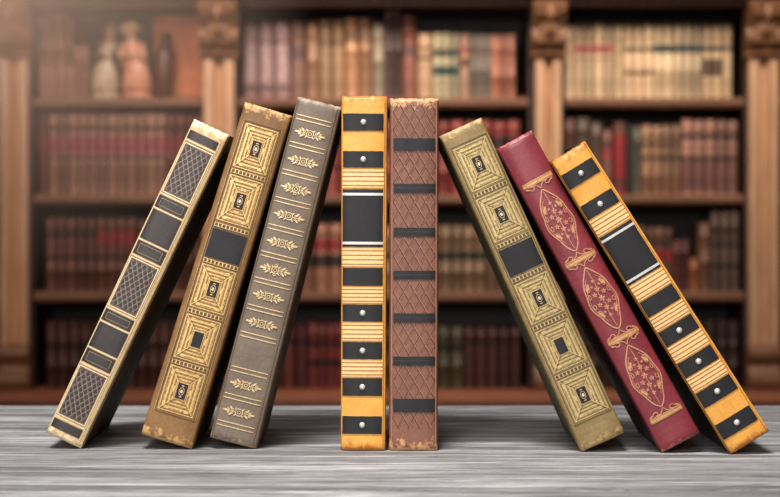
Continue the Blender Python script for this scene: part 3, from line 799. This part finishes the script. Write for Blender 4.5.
row('right', 'second', [(565, 576, 1, 119, (170, 116, 96), N, (130,), 'pink-brown book'), (576, 592, 1, 118, (96, 78, 62), N, (130, 160), 'wide dark olive book'),
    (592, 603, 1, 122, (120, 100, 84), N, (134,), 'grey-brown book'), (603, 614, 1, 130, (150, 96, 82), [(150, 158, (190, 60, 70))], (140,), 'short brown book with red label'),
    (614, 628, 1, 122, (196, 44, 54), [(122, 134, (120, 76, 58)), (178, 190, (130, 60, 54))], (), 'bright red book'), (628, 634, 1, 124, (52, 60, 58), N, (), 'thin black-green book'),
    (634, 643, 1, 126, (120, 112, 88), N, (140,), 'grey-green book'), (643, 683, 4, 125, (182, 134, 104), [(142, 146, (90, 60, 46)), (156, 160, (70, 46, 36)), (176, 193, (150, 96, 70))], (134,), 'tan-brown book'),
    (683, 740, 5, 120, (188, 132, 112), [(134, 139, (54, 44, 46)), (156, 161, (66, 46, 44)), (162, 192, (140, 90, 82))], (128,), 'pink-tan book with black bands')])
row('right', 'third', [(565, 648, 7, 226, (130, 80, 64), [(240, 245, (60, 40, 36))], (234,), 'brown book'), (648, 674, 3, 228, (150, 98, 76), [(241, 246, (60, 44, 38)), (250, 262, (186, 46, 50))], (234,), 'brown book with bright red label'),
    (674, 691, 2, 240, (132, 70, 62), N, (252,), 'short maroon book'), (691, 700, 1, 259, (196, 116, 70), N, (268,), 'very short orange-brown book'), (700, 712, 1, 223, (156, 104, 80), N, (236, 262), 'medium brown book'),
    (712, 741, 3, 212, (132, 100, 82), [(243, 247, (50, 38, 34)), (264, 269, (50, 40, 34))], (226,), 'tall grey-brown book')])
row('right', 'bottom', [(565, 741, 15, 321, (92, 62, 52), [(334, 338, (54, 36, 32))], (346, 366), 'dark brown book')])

# ---- folio, vase and figurines on the left top shelf
o_ = None
fo = empty('folio_book', (bx(176), BZ + 0.16, bz(97.5) + 0.0005)); tag(fo, 'large orange-brown folio standing face out on the left bay top shelf', 'book')
bm = bmesh.new(); box(bm, -0.083, 0.083, -0.006, 0, 0, 0.262)
for q in ((-.07, .07, .012, .018), (-.07, .07, .242, .248)): box(bm, q[0], q[1], -0.0075, -0.005, q[2], q[3], 1)
for q in (-.07, .064): box(bm, q, q + .006, -0.0075, -0.005, .018, .242, 1)
bevel(link('front_cover', bm, [plain(rgb(212, 124, 74)), plain(rgb(176, 104, 60))], fo), 0.002)
bm = bmesh.new(); box(bm, -0.080, 0.080, 0.0, 0.028, 0.003, 0.259); link('page_block', bm, PAPB, fo)
bm = bmesh.new(); box(bm, -0.083, 0.083, 0.028, 0.034, 0, 0.262); bevel(link('back_cover', bm, plain(rgb(190, 110, 66)), fo), 0.002)
bm = bmesh.new(); box(bm, -0.086, -0.081, -0.006, 0.034, 0, 0.262); bevel(link('spine', bm, plain(rgb(170, 96, 58)), fo), 0.002)

GLAZE_D = plain(rgb(96, 52, 44), 0.25, 'glaze')
bm = bmesh.new(); lathe(bm, [(0.012, 0), (0.017, 0.002), (0.021, 0.02), (0.026, 0.06), (0.028, 0.1), (0.024, 0.14), (0.014, 0.165), (0.010, 0.18), (0.011, 0.2), (0.014, 0.207)], 24)
o = link('vase', bm, GLAZE_D); o.location = (bx(160.5), BZ + 0.115, bz(97.5) + 0.0003); o.scale = (1.15, 1.15, 1.0); tag(o, 'slim dark brown vase in front of the orange-brown folio', 'vase')

def figurine(px, gown, shawl, hair, skin, flip, hat, label, lean):
    r = empty('figurine', (bx(px), BZ + (0.06 if flip else 0.10), bz(97.5) + 0.0003)); tag(r, label, 'figurine', 'porcelain figurines on the left top shelf')
    f = -1 if flip else 1
    # base
    bm = bmesh.new(); lathe(bm, [(0.040, 0), (0.043, 0.004), (0.042, 0.012), (0.036, 0.017)], 24, sy=.8); link('base', bm, gown, r, True)
    # body: draped gown, waist, shoulders, neck, head as one continuous surface
    bm = bmesh.new(); seg = 28
    sec = [(0.016, .037, .030, 0), (0.04, .041, .032, 0), (0.075, .036, .029, 0), (0.105, .028, .023, .002), (0.128, .019, .016, .005), (0.146, .021, .016, .008), (0.162, .026, .016, .011), (0.172, .023, .014, .012), (0.179, .010, .009, .013), (0.188, .0075, .008, .014), (0.194, .011, .012, .015), (0.204, .0145, .016, .016), (0.215, .0145, .0165, .016), (0.225, .010, .012, .016), (0.230, .003, .004, .016)]
    rings = []
    for z, rx, ry, dx in sec:
        rg = []
        for i in range(seg):
            t = 2 * PI * i / seg; fold = 1 + (0.09 * math.sin(t * 7 + z * 20) if z < 0.12 else 0) * (1 - z / 0.12)
            yy = ry * fold * math.sin(t)
            if 0.192 < z < 0.22: yy *= 1.0
            rg.append(bm.verts.new((f * (dx + lean * z) + rx * fold * math.cos(t), yy, z)))
        rings.append(rg)
    for j, (a, b_) in enumerate(zip(rings, rings[1:])):
        for i in range(seg):
            fc = bm.faces.new((a[i], a[(i + 1) % seg], b_[(i + 1) % seg], b_[i])); fc.smooth = True; fc.material_index = 0 if sec[j][0] < 0.172 else 1
    bm.faces.new(rings[0][::-1]); bm.faces.new(rings[-1])
    hx = f * (0.016 + lean * 0.21)
    blob(bm, (hx, -0.0175, 0.207), 0.0028, (1, 1, 1.3), 1, 8, 6)      # nose
    for s in (-1, 1):
        blob(bm, (hx + s * 0.005, -0.0148, 0.211), 0.0017, (1.2, .7, .8), 2, 8, 6)
        blob(bm, (hx + s * 0.0145, 0.0, 0.208), 0.003, (.5, .8, 1.3), 1, 8, 6)
    blob(bm, (hx, -0.0155, 0.2005), 0.0022, (1.5, .6, .6), 3, 8, 6)
    body = link('body', bm, [gown, skin, plain(rgb(50, 36, 30)), plain(rgb(180, 80, 76))], r)
    # arms folded in front, with hands
    bm = bmesh.new()
    for s in (-1, 1):
        sx = f * (0.011 + lean * .16)
        pts = [(sx + s * 0.025, 0.0, 0.163, .0085), (sx + s * 0.031, -0.006, 0.145, .008), (sx + s * 0.031, -0.013, 0.127, .0075), (sx + s * 0.021, -0.024, 0.128, .0065), (sx + s * 0.011, -0.029, 0.133, .0055)]
        for (x0, y0, z0, r0), (x1, y1, z1, r1) in zip(pts, pts[1:]):
            for k in range(6):
                t = k / 5; blob(bm, (x0 + (x1 - x0) * t, y0 + (y1 - y0) * t, z0 + (z1 - z0) * t), r0 + (r1 - r0) * t, mi=0, u=10, v=7)
        for k in range(4):
            blob(bm, (sx + s * 0.004, -0.031, 0.1375 - k * 0.003), 0.0018, (2.6, 1, .9), 1, 6, 5)
        blob(bm, (sx + s * 0.008, -0.031, 0.133), 0.0052, (1, .8, 1), 1, 8, 6)
    link('arm', bm, [shawl, skin], body)
    # hair or bonnet
    bm = bmesh.new()
    blob(bm, (hx, 0.006, 0.212), 0.024 if hat else 0.0185, (1, .85, 1.05), 0, 18, 12)
    if hat:
        lathe(bm, [(0.034, 0.209), (0.036, 0.213), (0.029, 0.222), (0.019, 0.232), (0.010, 0.240), (0.002, 0.242)], 20, c=(hx, 0.005))
    else:
        blob(bm, (hx + f * 0.002, 0.010, 0.230), 0.011)
        for s in (-1, 1): blob(bm, (hx + s * 0.014, 0.004, 0.198), 0.008, (.8, 1, 1.7))
    link('bonnet' if hat else 'hair', bm, hair, r)
    # shawl
    bm = bmesh.new(); rr = []
    for z, k in ((0.100, 1.38), (0.125, 1.3), (0.150, 1.18), (0.170, 1.1)):
        w_ = 0.027 * k
        rr.append([bm.verts.new((f * (0.008 + lean * z) + w_ * math.cos(t), 0.004 + 0.020 * k * math.sin(t) , z - 0.012 * abs(math.sin(t * 3)) * (k > 1.25))) for t in [(-0.15 + 1.3 * i / 18) * PI for i in range(19)]])
    for a, b_ in zip(rr, rr[1:]):
        for i in range(18): bm.faces.new((a[i], a[i + 1], b_[i + 1], b_[i])).smooth = True
    o = link('shawl', bm, shawl, r); so = o.modifiers.new('t', 'SOLIDIFY'); so.thickness = 0.002
    r.scale = (1.12, 1.1, 1.0)
figurine(101, plain(rgb(206, 184, 158), .3, 'glaze'), plain(rgb(112, 88, 76), .3, 'glaze'), plain(rgb(140, 112, 92), .35, 'glaze'), plain(rgb(222, 186, 158), .3, 'glaze'), False, False, 'grey-white porcelain figurine with dark hair on the left bay top shelf', 0.0)
figurine(134.5, plain(rgb(224, 156, 128), .3, 'glaze'), plain(rgb(232, 176, 146), .3, 'glaze'), plain(rgb(232, 210, 160), .35, 'glaze'), plain(rgb(232, 190, 158), .3, 'glaze'), True, True, 'pink-gowned porcelain figurine with cream bonnet on the left bay top shelf', 0.0)

# ================================================================ ROOM
def struct(name, verts, m):
    bm = bmesh.new(); bm.faces.new([bm.verts.new(v) for v in verts]); o = link(name, bm, m); o['kind'] = 'structure'; return o
FL = wood('parquet_floor', rgb(110, 74, 50), rgb(78, 50, 34), axis='x')
WL = plain(rgb(150, 120, 96), 0.8, 'wall_paint')
struct('floor', [(-3.2, -2.5, 0), (3.2, -2.5, 0), (3.2, 6.95, 0), (-3.2, 6.95, 0)], FL)
struct('wall_back', [(-3.2, 6.95, 0), (3.2, 6.95, 0), (3.2, 6.95, 3), (-3.2, 6.95, 3)], WL)
struct('wall_left', [(-3.2, -2.5, 0), (-3.2, 6.95, 0), (-3.2, 6.95, 3), (-3.2, -2.5, 3)], WL)
struct('wall_right', [(3.2, -2.5, 0), (3.2, -2.5, 3), (3.2, 6.95, 3), (3.2, 6.95, 0)], WL)

# ================================================================ LIGHT
def area(name, loc, target, size, power, color, sy=None, spread=180):
    l = bpy.data.lights.new(name, 'AREA'); l.energy = power; l.color = color[:3]; l.size = size; l.spread = math.radians(spread)
    if sy: l.shape = 'RECTANGLE'; l.size_y = sy
    o = bpy.data.objects.new(name, l); COL.objects.link(o); o.location = loc
    o.rotation_euler = (Vector(target) - Vector(loc)).to_track_quat('-Z', 'Y').to_euler(); return o
area('key_lamp', (-0.25, 0.80, 2.35), (0, 1.5, 0.85), 0.55, 9.6, (1.0, 0.98, 0.96), spread=75)
area('fill_lamp', (-0.5, -1.5, 1.75), (0, 1.5, 0.95), 0.9, 6.8, (1.0, 0.96, 0.92), spread=60)
area('top_lamp', (0.1, 1.9, 2.3), (0, 1.7, 0.8), 0.8, 0.5, (0.95, 0.97, 1.0), spread=80)
area('case_lamp', (0.15, 5.0, 2.6), (0.15, 6.5, 1.75), 2.6, 29, (1.0, 0.88, 0.76), 0.5, spread=90)
area('case_fill_left', (-1.3, 4.8, 1.9), (-1.15, 6.5, 1.65), 0.8, 9, (1.0, 0.76, 0.62), spread=70)  # added warm light, imitates the light leak over the left bay
w = bpy.data.worlds.new('World'); SC.world = w; w.use_nodes = True
w.node_tree.nodes['Background'].inputs[0].default_value = (0.85, 0.8, 0.78, 1); w.node_tree.nodes['Background'].inputs[1].default_value = 0.11

# haze volume added to imitate a warm light leak over the bookcase's left end
w.cycles.volume_step_size = 0.5
SC.cycles.volume_max_steps = 20
SC.cycles.volume_bounces = 0
wt = w.node_tree
def wn(typ, **kw):
    n = wt.nodes.new(typ)
    for k, v in kw.items(): setattr(n, k, v)
    return n
pv = wn('ShaderNodeVolumePrincipled'); pv.inputs['Color'].default_value = (1.0, 0.82, 0.72, 1)
ge = wn('ShaderNodeNewGeometry'); ds = wn('ShaderNodeVectorMath', operation='DISTANCE')
wt.links.new(ge.outputs['Position'], ds.inputs[0]); ds.inputs[1].default_value = (-1.15, 5.75, 1.62)
m1 = wn('ShaderNodeMath', operation='MULTIPLY_ADD'); wt.links.new(ds.outputs['Value'], m1.inputs[0]); m1.inputs[1].default_value = -LEAK_HAZE / 0.95; m1.inputs[2].default_value = LEAK_HAZE
m2 = wn('ShaderNodeMath', operation='MAXIMUM'); wt.links.new(m1.outputs[0], m2.inputs[0]); m2.inputs[1].default_value = 0
wt.links.new(m2.outputs[0], pv.inputs['Density'])
wt.links.new(pv.outputs[0], [n for n in wt.nodes if n.type == 'OUTPUT_WORLD'][0].inputs['Volume'])

# ================================================================ CAMERA
cd = bpy.data.cameras.new('camera'); cam = bpy.data.objects.new('camera', cd); COL.objects.link(cam)
cam.location = (0, 0, CAMZ); cam.rotation_euler = (PI / 2, 0, 0)
cd.sensor_width = 36; cd.lens = F / 780 * 36
cd.shift_y = -(248.5 - HY) / 780
cd.dof.use_dof = True; cd.dof.focus_distance = 1.505; cd.dof.aperture_fstop = cd.lens / 8.4
cd.clip_start = 0.05
SC.camera = cam
SC.view_settings.view_transform = 'Standard'
SC.view_settings.look = 'None'
